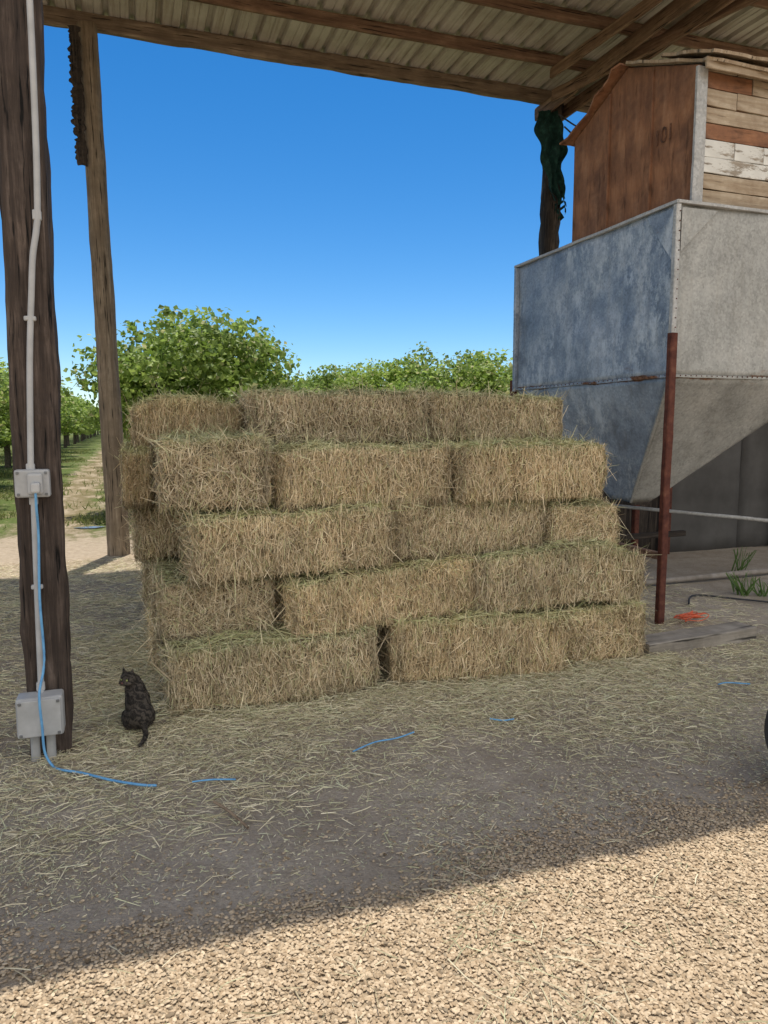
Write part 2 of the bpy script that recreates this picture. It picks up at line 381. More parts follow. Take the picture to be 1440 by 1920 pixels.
F=np.concatenate([F,F2+len(C),F3+len(C)+len(C2)]);V=np.concatenate([V,V2,V3]);C=np.concatenate([C,C2,C3])
add("straw_litter",np_mesh("straw_litter",V,F,C),M_litter,kind="stuff",label="loose straw scattered over the dirt",category="straw")

def gr(n):
    P=np.stack([rng.uniform(-14,9,n),12.6+rng.random(n)**1.6*38],1)
    m=(np.abs(P[:,0]+1.15+.6*vn(P[:,1]*.6,P[:,1]*0,0,50))>.65)|(rng.random(n)<.15*(vn(P[:,0]*1.2,P[:,1]*.7,0,51)>.1))
    pr=(.5+.5*vn(P[:,0]*.9,P[:,1]*.9,0,41))>.42
    P=P[m&pr];n=len(P);P3=np.column_stack([P,np.full(n,.03)])
    D=np.column_stack([rng.normal(0,.6,(n,2)),np.ones(n)]);N=rng.normal(0,1,(n,3))
    V,F=strips(P3,D,N,rng.uniform(.06,.18,n),rng.uniform(.01,.022,n),rng.normal(0,.02,n))
    t=rng.random(n)[:,None];C=np.array([.10,.15,.028])*(1-t)+np.array([.34,.34,.13])*t
    return V,F,np.repeat(C,6,axis=0)
V,F,C=gr(90000)
add("orchard_grass",np_mesh("orchard_grass",V,F,C),M_grass,kind="stuff",label="low green weeds between the orchard rows",category="grass")
th=np.linspace(0,2*math.pi,25)[:-1];pv=[(0.22*math.cos(t)*(1+.2*math.sin(3*t)),.11*math.sin(t),0) for t in th]
me=bpy.data.meshes.new("puddle_water");me.from_pydata(pv,[],[list(range(24))]);add("puddle_water",me,M_water,loc=(-.62,12.3,.022),kind="structure",label="small shallow puddle on the dirt lane",category="water")

# ------------------------------------------------------------------ bales
BL,BW,BH=1.15,.56,.38
def bsurf(p,seed):
    h=np.array([BL/2,BW/2,BH/2]);r=.048
    q=p*h;c=np.clip(q,-(h-r),h-r);d=q-c;nr=d/(np.linalg.norm(d,axis=1,keepdims=True)+1e-9)
    q=c+nr*r
    a=.024*vn(q[:,0]*4,q[:,1]*4,q[:,2]*4,seed)+.017*vn(q[:,0]*11,q[:,1]*11,q[:,2]*11,seed+1)
    fl=.011*vn(q[:,0]*12,0*q[:,0],0,seed+2)
    gro=0
    for yy in (-.15,.15): gro=gro+np.exp(-((q[:,2]*1.0-yy*.6)/.014)**2)*(np.abs(nr[:,1])>.5)*.6+np.exp(-((q[:,1]-yy)/.02)**2)*(np.abs(nr[:,2])>.5)
    ez=np.abs(q[:,2])/h[2]
    a=a+fl-.015*gro-.020*(ez**5)*(np.abs(nr[:,1])>.3)
    q=q+nr*a[:,None]
    q[:,2]+=.060*vn(q[:,0]*1.9+.37,0*q[:,0]+seed*.7,0,seed+8)+.010*(1-(q[:,0]/h[0])**2)
    q[:,1]+=.035*vn(q[:,0]*1.6+.9,0*q[:,0]+seed*.3,0,seed+11)
    return q,nr
def rface(n,f):
    ax=f//2;sg=1 if f%2 else -1;p=rng.uniform(-1,1,(n,3));p[:,ax]=sg;return p
def bale_mesh(seed):
    VV=[];FF=[];CC=[];o=0
    for f in range(6):
        ax=f//2;sg=1 if f%2 else -1;nu=30;nv=14
        u,v=np.meshgrid(np.linspace(-1,1,nu+1),np.linspace(-1,1,nv+1));p=np.zeros((u.size,3))
        oth=[k for k in range(3) if k!=ax];p[:,oth[0]]=u.ravel();p[:,oth[1]]=v.ravel();p[:,ax]=sg
        q,nr=bsurf(p,seed);q=q-nr*.012;VV.append(q)
        w=nu+1;FF.append(np.array([(o+j*w+i,o+j*w+i+1,o+(j+1)*w+i+1,o+(j+1)*w+i) for j in range(nv) for i in range(nu)]))
        sh=.65+.35*vn(q[:,0]*25,q[:,1]*25,q[:,2]*25,5)
        CC.append(np.array([.34,.26,.15])*sh[:,None]);o+=len(q)
    for f,cnt in ((0,3400),(1,3400),(2,8800),(3,7200),(4,700),(5,7500)):
        p=rface(cnt,f);q,nr=bsurf(p,seed)
        D=rng.normal(0,1,(cnt,3))
        if f in(0,1): D*=np.array([.3,.7,1.3])
        if f in(2,3): D*=np.array([.42,.25,1.5])
        if f in(4,5): D*=np.array([1,1,.2])
        lo=rng.random(cnt)<(.14 if f>=4 else (.11 if f<2 else .05))
        D-= nr*np.sum(D*nr,axis=1,keepdims=True)*.85
        D=D/np.linalg.norm(D,axis=1,keepdims=True)+nr*np.where(lo,rng.normal(.40,.33,cnt),rng.normal(.02,.10,cnt))[:,None]
        L=rng.lognormal(-2.85,.44,cnt)*np.where(lo,1.4,1.0)
        if f<4: L=np.where((np.abs(p[:,2])>.8)&~lo,L*.6,L)
        W=rng.uniform(.0020,.0048,cnt)
        P=q+nr*rng.uniform(-.008,.009,cnt)[:,None]+D*(np.where(lo,.3,0)*L)[:,None]
        V,F=strips(P,D,nr,L,W,rng.normal(.001,.003,cnt));VV.append(V);FF.append(F+o);o+=len(V)
        t=(rng.random(cnt)**.9)[:,None];C=np.array([.60,.46,.275])*(1-t)+np.array([.95,.82,.57])*t
        pp=.5+.5*vn(q[:,0]*6,q[:,1]*6,q[:,2]*6,seed+20);C=C*(.76+.36*pp)[:,None]
        if f==5 or f==4: C=C*np.array([.84,.93,.84])
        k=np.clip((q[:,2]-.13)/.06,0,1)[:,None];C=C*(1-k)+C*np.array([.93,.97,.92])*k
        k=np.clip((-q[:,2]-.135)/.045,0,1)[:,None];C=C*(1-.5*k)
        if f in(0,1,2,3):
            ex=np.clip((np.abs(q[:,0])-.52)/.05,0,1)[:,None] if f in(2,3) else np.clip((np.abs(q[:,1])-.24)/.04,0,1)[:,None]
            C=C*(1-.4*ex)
        dk=rng.random(cnt)<.12;C[dk]*=.42;gg=rng.random(cnt)<.14;C[gg]*=np.array([.80,.93,.78])
        CC.append(np.repeat(np.clip(C,0,.97),6,axis=0))
    return np_mesh("hay_bale",np.concatenate(VV),np.concatenate(FF),np.concatenate(CC))
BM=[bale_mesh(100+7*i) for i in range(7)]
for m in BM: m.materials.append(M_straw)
bi=[0]
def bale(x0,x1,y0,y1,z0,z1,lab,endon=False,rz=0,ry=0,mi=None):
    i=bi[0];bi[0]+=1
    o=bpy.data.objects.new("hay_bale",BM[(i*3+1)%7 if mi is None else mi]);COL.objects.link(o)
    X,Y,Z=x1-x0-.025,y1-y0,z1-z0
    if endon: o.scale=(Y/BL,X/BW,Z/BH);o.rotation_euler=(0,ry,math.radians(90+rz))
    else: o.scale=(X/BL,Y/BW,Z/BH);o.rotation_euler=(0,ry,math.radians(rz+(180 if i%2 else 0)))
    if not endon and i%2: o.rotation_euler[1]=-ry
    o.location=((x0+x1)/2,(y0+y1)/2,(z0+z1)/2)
    o["label"]=lab;o["category"]="hay bale";o["group"]="hay bales in the stack"
S0=.11
def B(s0,s1,d0,d1,z0,z1,lab,**k): 
    f=-.026*(s0+s1)/2+4.18
    bale(S0+s0,S0+s1,f+d0,f+d1,z0,z1,lab,rz=k.pop('rz',random.uniform(-1.2,1.2))-1.5,**k)
g="straw bale in the bottom course resting on the ground"
B(.04,1.27,-.06,.50,-.01,.36,"sagging "+g,rz=2.0,ry=-.03)
B(1.40,2.58,-.07,.49,-.01,.39,"tan "+g,rz=-3,ry=.02)
B(2.59,3.20,.0,1.12,-.01,.37,"end-on "+g,endon=True)
B(.04,.72,.14,1.26,.37,.745,"dark straw bale laid end-on in the second course",endon=True)
B(.73,1.97,.03,.59,.355,.72,"straw bale sagging at one end in the second course",ry=-.09,rz=4)
B(1.97,3.20,.0,.56,.385,.77,"tan straw bale in the second course of the stack",rz=0,ry=.01)
B(.18,1.40,.04,.60,.725,1.105,"long tan straw bale in the third course of the stack",rz=3,ry=-.03)
B(1.42,2.49,.12,.68,.76,1.12,"pale straw bale in the third course of the stack",ry=.035,rz=-1)
B(2.51,3.07,.14,1.25,.76,1.08,"straw bale laid end-on in the third course",endon=True)
B(.05,.67,.06,1.17,1.11,1.51,"shaggy straw bale laid end-on in the fourth course",endon=True,rz=-3)
B(.70,1.80,.11,.67,1.115,1.49,"golden straw bale in the fourth course of the stack",rz=1)
B(1.85,2.93,.08,.65,1.10,1.47,"golden straw bale at the end of the fourth course",rz=-1)
B(-.08,.64,.80,1.38,1.46,1.75,"greenish hay bale on the top course, set back",rz=-2)
B(.62,1.84,.56,1.12,1.48,1.82,"greenish hay bale on top of the stack",rz=1,ry=-.01)
B(1.86,2.92,.62,1.18,1.46,1.80,"greenish hay bale at the end of the top course",rz=-1,ry=.02)
for k,(z0,z1,s) in enumerate(((0,.38,.0),(.38,.75,-.04),(.745,1.11,-.07),(1.11,1.46,-.12))):
    B(s,s+.0+1.13,1.18,1.74,z0,z1,"straw bale at the back of the stack")
    B(s+1.15,s+2.28,1.18,1.74,z0,z1,"straw bale at the back of the stack")
    B(s+2.3,s+3.2,1.18,1.74,z0,z1,"straw bale at the back of the stack")
    if k in (0,2): B(s-.02,1.13,.68,1.20,z0,z1,"straw bale in the middle of the stack")
B(-.15,.05,.6,1.68,1.11,1.45,"shaggy narrow straw bale jutting from the stack",endon=True)
B(.66,2.93,.70,1.17,1.11,1.43,"straw bale in the middle of the stack")
B(1.2,2.55,.68,1.17,0,.375,"straw bale in the middle of the stack")
B(.76,3.1,.68,1.17,.385,.75,"straw bale in the middle of the stack")
B(1.16,2.48,.72,1.17,.75,1.11,"straw bale in the middle of the stack")

# ------------------------------------------------------------------ barn
barn=empty("pole_barn",(-.2,9.7,0),label="open-sided timber pole barn with corrugated tin roof",category="barn")
p1=beam("post",(-.424,3.928,-.15),(-.38,3.92,6.2),.195,.19,M_post,barn,90,.012,seed=3,cham=.08,label="dark creosoted square timber post")
beam("post",(-.157,9.68,-.15),(-.265,9.71,6.17),.27,.27,M_pole,barn,50,.006,rnd=True,taper=.80,sides=20,seed=8,label="round weathered wooden pole")
beam("post",(5.93,9.85,-.15),(5.97,9.85,6.17),.29,.29,M_burnt,barn,50,.03,rnd=True,taper=.95,seed=12,label="charred dark wooden pole")
py=[9.85,8.88,7.92,6.95,5.98,5.0,3.95]
for i,y in enumerate(py):
    if i==0: beam("purlin",(-9,y,6.28),(13,y,6.25),.08,.19,M_beam2,barn,160,.010,seed=20,label="weathered eave beam")
    else: beam("purlin",(-9,y,6.285),(13,y,6.265),.05,.14,M_beam,barn,150,.006,seed=20+i)
for x in (5.95,): 
    beam("rafter",(x+.17,10.0,6.07),(x+.17,3.8,6.09),.045,.18,M_beam,barn,50,.006,seed=31)
    beam("rafter",(x-.17,10.0,6.07),(x-.17,3.8,6.09),.045,.18,M_beam,barn,50,.006,seed=33)
beam("brace",(5.62,9.3,6.04),(6.95,4.2,6.06),.05,.14,M_beam,barn,50,.006,seed=36)
beam("rafter",(5.35,8.9,6.12),(5.75,3.8,6.12),.045,.13,M_beam,barn,50,.006,seed=37)
prof=[(0,0),(.10,0),(.112,.012),(.124,0),(.20,0),(.222,.055),(.268,.055),(.29,0)];P=.29
xs_=[];x=-9.
while x<13:
    for a,b in prof[:-1]: xs_.append((x+a,b))
    x+=P
yy=np.linspace(3.72,10.03,24);V=[];n=len(xs_)
for j,y in enumerate(yy):
    for a,b in xs_:
        V.append((a,y,6.372-(a+9)*.0010+b+ .004*math.sin(y*5+a)))
V=np.array(V);last=(V[:,1]>10.);V[last,1]+=.03*vn(V[last,0]*3,V[last,0]*0,0,3)
F=[(j*n+i,j*n+i+1,(j+1)*n+i+1,(j+1)*n+i) for j in range(len(yy)-1) for i in range(n-1)]
rf=add("roof",np_mesh("roof",V-np.array([0,0,6.3]),F),M_roof,barn,(0,0,6.3),label="corrugated tin roof sheeting")

V=[];nv=150;nu=6
for j in range(nv+1):
    t=j/nv;z=-1.5*t;xl=-.045-.035*abs(float(vn(t*38,0,0,71)))-.02*float(vn(t*90,0,0,72));xr=.045+.012*float(vn(t*25,0,0,73))
    for i in range(nu+1):
        u=i/nu;V.append((xl+(xr-xl)*u+.02*t,-.02*math.sin(u*3.14)+.012*float(vn(u*4,t*40,0,74)),z))
w=nu+1;F=[(j*w+i,j*w+i+1,(j+1)*w+i+1,(j+1)*w+i) for j in range(nv) for i in range(nu)]
fs=add("frayed_strip",np_mesh("frayed_strip",V,F),M_burnt,loc=(-.395,9.60,6.08),label="blackened frayed strip hanging along the round pole",category="padding")
m=fs.modifiers.new("s",'SOLIDIFY');m.thickness=.02

V=[];F=[];nu,nv=14,40
for j in range(nv+1):
    t=j/nv
    for i in range(nu+1):
        u=i/nu;wd=.36*(1-.15*t)+.10*math.sin(t*7)
        x=5.80+.05*t+.30*ss(.45,.9,np.array(t)).item()*.6+(u-.5)*wd*(1-.5*ss(.75,1,np.array(t)).item())+.025*math.sin(t*23+u*5)
        y=9.66+.05*math.sin(u*14+t*6)+.04*math.sin(u*31+t*13)-.06*math.sin(t*5)
        z=6.0-1.42*t+.06*math.sin(u*9)*t
        V.append((x-5.9,y-9.7,z-6))
w=nu+1;F=[(j*w+i,j*w+i+1,(j+1)*w+i+1,(j+1)*w+i) for j in range(nv) for i in range(nu) if not (j>32 and random.random()<.3)]
net=add("torn_netting",np_mesh("torn_netting",V,F,smooth=True),M_cloth,loc=(5.9,9.7,6),label="torn dark green netting hanging from the charred pole",category="netting")
for k,(a) in enumerate(((5.9,9.6,5.95),(6.0,9.6,5.8))):
    tube("loose_wire",[a,(6.3,9.5,5.75-.2*k),(6.45,9.4,5.95-.4*k),(6.2,9.45,5.5-.4*k),(6.55,9.4,5.2-.4*k),(6.3,9.45,4.9)],.011,M_black,label="loose black wire dangling beside the charred pole",category="wire")

# ------------------------------------------------------------------ conduit
ec=empty("electrical_conduit",(-.44,3.82,0),label="grey plastic electrical conduit with boxes on the timber post",category="electrical conduit")
yf=3.807
tube("pipe",[(-.318,yf,6.1),(-.330,yf,4.5),(-.337,yf,3.1),(-.347,yf,2.62),(-.357,yf,2.50),(-.378,yf,2.38),(-.390,yf,2.24),(-.415,yf,1.9),(-.436,yf,1.41)],.0142,M_pvc,ec,10)
tube("pipe",[(-.43,yf,1.29),(-.437,yf,.9),(-.445,yf,.33)],.0142,M_pvc,ec,10)
for (x,z) in ((-.352,2.56),(-.404,2.1),(-.437,1.415),(-.4315,1.265),(-.437,.85),(-.446,.36)):
    bbox("clamp",(.052 if z in(2.1,.85) else .038,.026,.022 if z in(2.1,.85) else .045),(x,yf+.002,z),M_pvc2,ec,.006)
ob=bbox("outlet_box",(.15,.065,.13),(-.43,yf-.005,1.345),M_pvc2,ec,.01)
bbox("cover",(.066,.03,.1),(-.415,yf-.052,1.345),M_pvc,ob,.012)
bbox("plug",(.04,.045,.05),(-.41,yf-.088,1.33),M_pvc,ob,.01)
for dx in(-.06,.06):
    for dz in(-.05,.05): bbox("screw",(.012,.006,.012),(-.43+dx,yf-.041,1.345+dz),M_rim,ob,.002)
jb=bbox("junction_box",(.205,.11,.195),(-.448,yf-.03,.235),M_pvc2,ec,.012)
bbox("cover",(.19,.012,.18),(-.448,yf-.091,.235),M_pvc2,jb,.005)
for dx in(-.083,.083):
    for dz in(-.078,.078): bbox("screw",(.014,.008,.014),(-.448+dx,yf-.099,.235+dz),M_rim,jb,.003)
for dx in(-.035,.035): beam("pipe",(-.448+dx,yf-.02,-.05),(-.448+dx,yf-.02,.14),.043,.043,M_pvc2,ec,8,.002,rnd=True)
tube("extension_cord",[(-.41,yf-.1,1.33),(-.412,yf-.085,1.24),(-.415,yf-.035,1.1),(-.425,yf-.035,.8),(-.42,yf-.04,.5),(-.44,yf-.12,.36),(-.435,yf-.125,.2),(-.43,yf-.125,.08),(-.40,3.66,.02),(-.36,3.60,.018),(-.26,3.53,.018),(-.128,3.41,.018),(.0,3.32,.018),(.06,3.30,.015)],.006,M_cord,label="blue extension cord hanging from the outlet onto the dirt",category="extension cord")
for i,pts in enumerate((((.214,3.28),(.30,3.26),(.40,3.22)),((.985,3.33),(1.12,3.40),(1.24,3.41),(1.35,3.44)),((1.80,3.46),(1.86,3.42),(1.93,3.43)),((3.38,3.49),(3.46,3.5),(3.58,3.44)))):
    tube("baling_twine",[(x,y,.022+float(gh(x,y))) for x,y in pts],.004,M_cord,label="short piece of blue baling twine on the ground",category="twine",group="loose baling twine")
tube("stick",[(.287,3.07,.016),(.34,2.95,.022),(.393,2.815,.016)],.006,M_stick,label="thin dry stick lying on the dirt",category="stick")
pts=[(4.32+.15*math.sin(k*2.1)*random.uniform(.4,1.2),4.80+.09*math.cos(k*1.7)*random.uniform(.4,1.2),.03+.05*random.random()) for k in range(26)]
tube("red_twine",pts,.0035,M_red,label="tangle of red twine on the dirt",category="twine")

# ------------------------------------------------------------------ bin
x0,x1,y0,y1,zb,zt=4.083,5.78,4.886,7.37,2.0,3.31
bn=empty("grain_bin",(5.0,6.1,0),label="galvanized steel hopper bin on rusty legs",category="grain bin")
sheet("side_wall",(x0,y1,zb),(x0,y0,zb),(x0,y0,zt),(x0,y1,zt),40,24,.014,M_galvsky,bn,fr=1.8,seed=3,label="bluish mottled galvanized side wall with painted-in sky reflection")
sheet("side_wall",(x0,y0,zb),(x1,y0,zb),(x1,y0,zt),(x0,y0,zt),40,24,.012,M_galvg,bn,fr=1.8,seed=5,label="grey galvanized front wall")
sheet("side_wall",(x1,y0,zb),(x1,y1,zb),(x1,y1,zt),(x1,y0,zt),20,12,.008,M_galvg,bn,fr=2,seed=6)
sheet("side_wall",(x1,y1,zb),(x0,y1,zb),(x0,y1,zt),(x1,y1,zt),20,12,.008,M_galvg,bn,fr=2,seed=7)
ox0,ox1,oy0,oy1,oz=4.40,4.60,5.72,6.02,.90
hp=empty("hopper",(5,6.1,1.4));setp(hp,bn)
def hsheet(a,b,c,d,m,seed): 
    o=sheet("hopper_panel",a,b,c,d,30,20,.010,m,None,fr=2,seed=seed);o.parent=hp
    o.matrix_parent_inverse=Matrix.Translation(Vector((5,6.1,1.4))).inverted()
hsheet((ox0,oy1,oz),(ox0,oy0,oz),(x0,y0,zb),(x0,y1,zb),M_galvsky,11)
hsheet((ox0,oy0,oz),(ox1,oy0,oz),(x1,y0,zb),(x0,y0,zb),M_galvg,12)
hsheet((ox1,oy0,oz),(ox1,oy1,oz),(x1,y1,zb),(x1,y0,zb),M_galvg,13)
hsheet((ox1,oy1,oz),(ox0,oy1,oz),(x0,y1,zb),(x1,y1,zb),M_galvg,14)
beam("rim",(x0-.01,y1+.03,zt+.01),(x0-.01,y0-.03,zt+.01),.045,.028,M_galvt,bn,24,.003)
beam("rim",(x0-.02,y0-.01,zt+.012),(x1+.03,y0-.01,zt+.012),.045,.028,M_galvt,bn,24,.003)
beam("rim",(x1,y0,zt+.01),(x1,y1,zt+.01),.06,.035,M_galvt,bn,12,.003)
beam("rim",(x0,y1+.02,zt+.01),(x1,y1+.02,zt+.01),.06,.035,M_galvt,bn,12,.003)
beam("corner_angle",(x0-.012,y0-.012,zb-.02),(x0-.012,y0-.012,zt-.01),.045,.045,M_galvt,bn,20,.003)
beam("corner_angle",(x0-.012,y1,zb-.02),(x0-.012,y1,zt-.01),.05,.05,M_galvsky,bn,12,.003)
beam("seam_flange",(x0-.01,y1,zb),(x0-.01,y0,zb),.014,.022,M_galvsky,bn,24,.003)
beam("seam_flange",(x0,y0-.01,zb),(x1,y0-.01,zb),.014,.022,M_galvg,bn,24,.003)
beam("corner_seam",(x0-.01,y0-.01,zb),(ox0-.01,oy0-.01,oz),.022,.022,M_galvg,bn,14,.002)
for (a,b,c,mt) in (((x0-.022,y0+.02,zt-.03),(x0-.022,y0+.34,zt-.03),(x0-.022,y0+.02,zt-.42),M_galvsky),((x0+.02,y0-.022,zt-.03),(x0+.36,y0-.022,zt-.03),(x0+.02,y0-.022,zt-.36),M_galvg)):
    me=bpy.data.meshes.new("gusset");A=Vector(a);me.from_pydata([(0,0,0),tuple(Vector(b)-A),tuple(Vector(c)-A)],[],[(0,1,2)])
    o=add("gusset",me,mt,bn,a);md=o.modifiers.new("s",'SOLIDIFY');md.thickness=.006
rv=[];rfc=[];o=0
def riv(c):
    global o
    bm=bmesh.new();bmesh.ops.create_icosphere(bm,subdivisions=1,radius=.006);bm.verts.index_update()
    for v in bm.verts: rv.append(tuple(v.co+Vector(c)-Vector((x0,y0,zb))))
    for f in bm.faces: rfc.append([v.index+o for v in f.verts])
    o+=len(bm.verts);bm.free()
for k in range(36): riv((x0-.018,y0+.04+k*.068,zb+.004))
for k in range(30): riv((x0+.03+k*.052,y0-.018,zb+.004))
for k in range(17): riv((x0-.004,y0-.036,zb+.08+k*.073))
add("rivets",np_mesh("rivets",rv,rfc,smooth=True),M_rust,bn,(x0,y0,zb),kind="stuff")
beam("leg",(4.01,4.80,-.05),(4.015,4.80,2.32),.062,.055,M_rust,bn,24,.003,label="rusty red steel leg")
beam("leg",(x0,y1+.05,-.05),(x0,y1+.05,2.1),.07,.07,M_rust,bn,14,.003)
beam("leg",(x1+.02,y0-.05,-.05),(x1+.02,y0-.05,2.3),.07,.07,M_burnt,bn,14,.003)
beam("leg",(x1,y1+.05,-.05),(x1,y1+.05,2.1),.07,.07,M_rust,bn,14,.003)
beam("cross_bar",(4.03,4.86,.56),(4.05,7.4,.56),.05,.06,M_rustl,bn,14,.003)
beam("cross_bar",(4.6,6.35,.80),(5.8,4.96,.72),.035,.035,M_galvt,bn,14,.002,rnd=True)
beam("cross_bar",(4.06,6.6,.40),(5.8,6.6,.42),.05,.06,M_burnt,bn,14,.003)
bbox("outlet_gate",(.22,.32,.03),(4.50,5.87,.885),M_burnt,bn,.006)

hs=empty("elevator_housing",(5.0,5.85,3.33),label="patched plywood and plank housing on top of the bin",category="wooden housing")
hx=4.33;hX=5.62
def topz(y): return 4.40+.36*(y-4.99)/.91 if y<5.9 else 4.76-.34*(y-5.9)/.81
for (a,b) in ((4.99,5.53),(5.54,5.9),(5.902,6.13),(6.14,6.71)):
    sheet("plywood_panel",(hx,b,3.30),(hx,a,3.30),(hx,a,topz(a)),(hx,b,topz(b)),10,20,.006,M_ply,hs,th=.012,fr=2,seed=int(a*10) if a!=5.902 else 55,smooth=False)
for yy_ in (5.535,6.135): beam("batten",(hx-.014,yy_,3.31),(hx-.014,yy_,topz(yy_)-.03),.018,.02,M_ply,hs,10,.002)
beam("corner_trim",(hx-.01,4.965,3.34),(hx-.01,4.965,4.37),.10,.03,M_galvt,hs,12,.003,label="pale grey metal corner trim")
zz=3.34;r=0;R=random.Random(9)
while zz<4.40:
    hgt=.122 if r%3 else .135;x=hx+.05;r+=1
    while x<hX:
        ln=R.choice([.3,.45,.7,1.1]);xe=min(x+ln,hX)
        wh=(r in(3,4) ) or (r==5 and x>4.75)
        off=R.uniform(0,.012)
        beam("plank",(x+.004,4.99-off,zz+hgt/2),(xe-.004,4.99-off,zz+hgt/2+R.uniform(-.006,.006)),.02,hgt-.009,M_white if wh else (M_ply if (r in(5,8) and x<4.7) else M_plank),hs,14,.004,seed=r*5,cham=.06)
        x=xe
    zz+=hgt
sheet("side_wall",(hX,4.99,3.3),(hX,6.71,3.3),(hX,6.71,4.42),(hX,4.99,4.40),6,6,.004,M_ply,hs,th=.012)
sheet("side_wall",(hx,6.72,3.3),(hX,6.72,3.3),(hX,6.72,4.42),(hx,6.72,4.42),6,6,.004,M_ply,hs,th=.012)
rfh=empty("roof",(5.0,5.9,4.78));setp(rfh,hs)
def rs(a,b,c,d,m,sd):
    o=sheet("roof_board",a,b,c,d,26,10,.012,m,None,th=.022,fr=3,seed=sd,ragged=.035,smooth=False);o.parent=rfh;o.matrix_parent_inverse=Matrix.Translation(Vector((5.0,5.9,4.78))).inverted()
rs((4.25,4.84,4.37),(5.9,4.84,4.37),(5.9,5.92,4.80),(4.25,5.92,4.80),M_plank,3)
rs((4.25,5.9,4.805),(5.9,5.9,4.805),(5.9,6.80,4.40),(4.25,6.80,4.40),M_ply,6)
rs((4.26,4.78,4.40),(5.3,4.76,4.42),(5.3,5.4,4.66),(4.26,5.4,4.64),M_plank,8)
beam("fascia",(4.26,4.86,4.35),(5.8,4.86,4.35),.02,.08,M_plank,hs,20,.006)
cu=bpy.data.curves.new("t",'FONT');cu.body="101";cu.size=.18;cu.extrude=.001;cu.space_character=.9
to=bpy.data.objects.new("t",cu);COL.objects.link(to);bpy.context.view_layer.update()
me=bpy.data.meshes.new_from_object(to);bpy.data.objects.remove(to);me.materials.clear()
st=add("stencil_lettering",me,M_ink,None,(hx-.019,5.50,3.95));st.rotation_euler=(math.radians(90),0,math.radians(-90));setp(st,hs)

rw=empty("plywood_partition",(7,7.6,0),label="dark grey plywood partition behind the bin legs",category="partition")
for k,(a,b) in enumerate(((5.1,6.3),(6.303,7.52),(7.523,8.75),(8.753,9.9))):
    sheet("plywood_panel",(a,7.6,-.02),(b,7.6,-.02),(b,7.6,2.5),(a,7.6,2.5),8,12,.006,M_plydark if k else M_burnt,rw,th=.015,seed=k)
for x in (6.32,8.1): beam("stud",(x,7.52,-.05),(x,7.52,2.5),.09,.09,M_rust if x<7 else M_burnt,rw,14,.004)
beam("rail_tie",(3.36,4.22,.035),(4.40,4.30,.04),.20,.13,M_tie,None,20,.006,label="weathered grey timber tie lying on the dirt",category="timber",cham=.05)
beam("ground_pipe",(4.75,6.0,.05),(7.6,6.12,.05),.06,.06,M_conc,None,20,.002,rnd=True,label="pale steel pipe lying on the dirt",category="pipe")
tube("rubber_hose",[(4.7,5.25,.02),(5.0,5.5,.02),(5.3,5.2,.02),(5.6,4.95,.02),(6.1,5.1,.02)],.008,M_black,label="thin black hose curled on the dirt",category="hose")
for (x,y,hgt,n) in ((6.3,6.3,.34,16),(5.45,5.4,.28,22),(5.62,5.32,.2,14)):
    P=np.column_stack([rng.normal(x,.03,n),rng.normal(y,.03,n),np.full(n,hgt*.35)]);D=np.column_stack([rng.normal(0,.35,(n,2)),np.ones(n)])
    P[:,:2]+=D[:,:2]*hgt*.4
    L=rng.uniform(.7,1.1,n)*hgt;V,F=strips(P,D,rng.normal(0,1,(n,3)),L,rng.uniform(.01,.02,n),rng.normal(0,.02,n))
    V[:,2]=np.maximum(V[:,2],0)
    add("weed_plant",np_mesh("weed_plant",V-np.array([x,y,0]),F,np.tile([.12,.20,.05],(len(V),1))),M_grass,loc=(x,y,0),label="small green weed growing from the shaded dirt",category="weed",group="weeds under the bin")

def torus(R_,r_,wx,n=64,m=14):
    V=[];F=[]
    for i in range(n):
        a=2*math.pi*i/n
        for j in range(m):
            b=2*math.pi*j/m;cb,sb=math.cos(b),math.sin(b)
            cb=math.copysign(abs(cb)**.6,cb);sb=math.copysign(abs(sb)**.6,sb)
            rr=R_+r_*cb-(.003 if (cb>.7 and j%2) else 0)
            V.append((rr*math.cos(a),wx*sb,rr*math.sin(a)))
    for i in range(n):
        for j in range(m): F.append((i*m+j,i*m+(j+1)%m,((i+1)%n)*m+(j+1)%m,((i+1)%n)*m+j))
    return V,F
wc=Vector((2.885,2.33,.27))
wh=empty("vehicle_standin",(wc.x,wc.y,0),label="black rubber wheel standing in for the sliver of a vehicle",category="wheel")  # made-up wheel in place of the vehicle sliver at the right edge
for nm,(R_,r_,wx),mt in (("tyre",(.20,.07,.08),M_black),("rim",(.12,.018,.05),M_rim)):
    V,F=torus(R_,r_,wx);ob_=add(nm,np_mesh(nm,V,F,smooth=True),mt,None,wc);ob_.rotation_euler=(0,0,math.radians(-15));setp(ob_,wh)
d_=Vector((math.sin(math.radians(15)),math.cos(math.radians(15)),0))
beam("hub",wc-d_*.05,wc+d_*.05,.22,.22,M_rim,wh,3,0,rnd=True,sides=24)

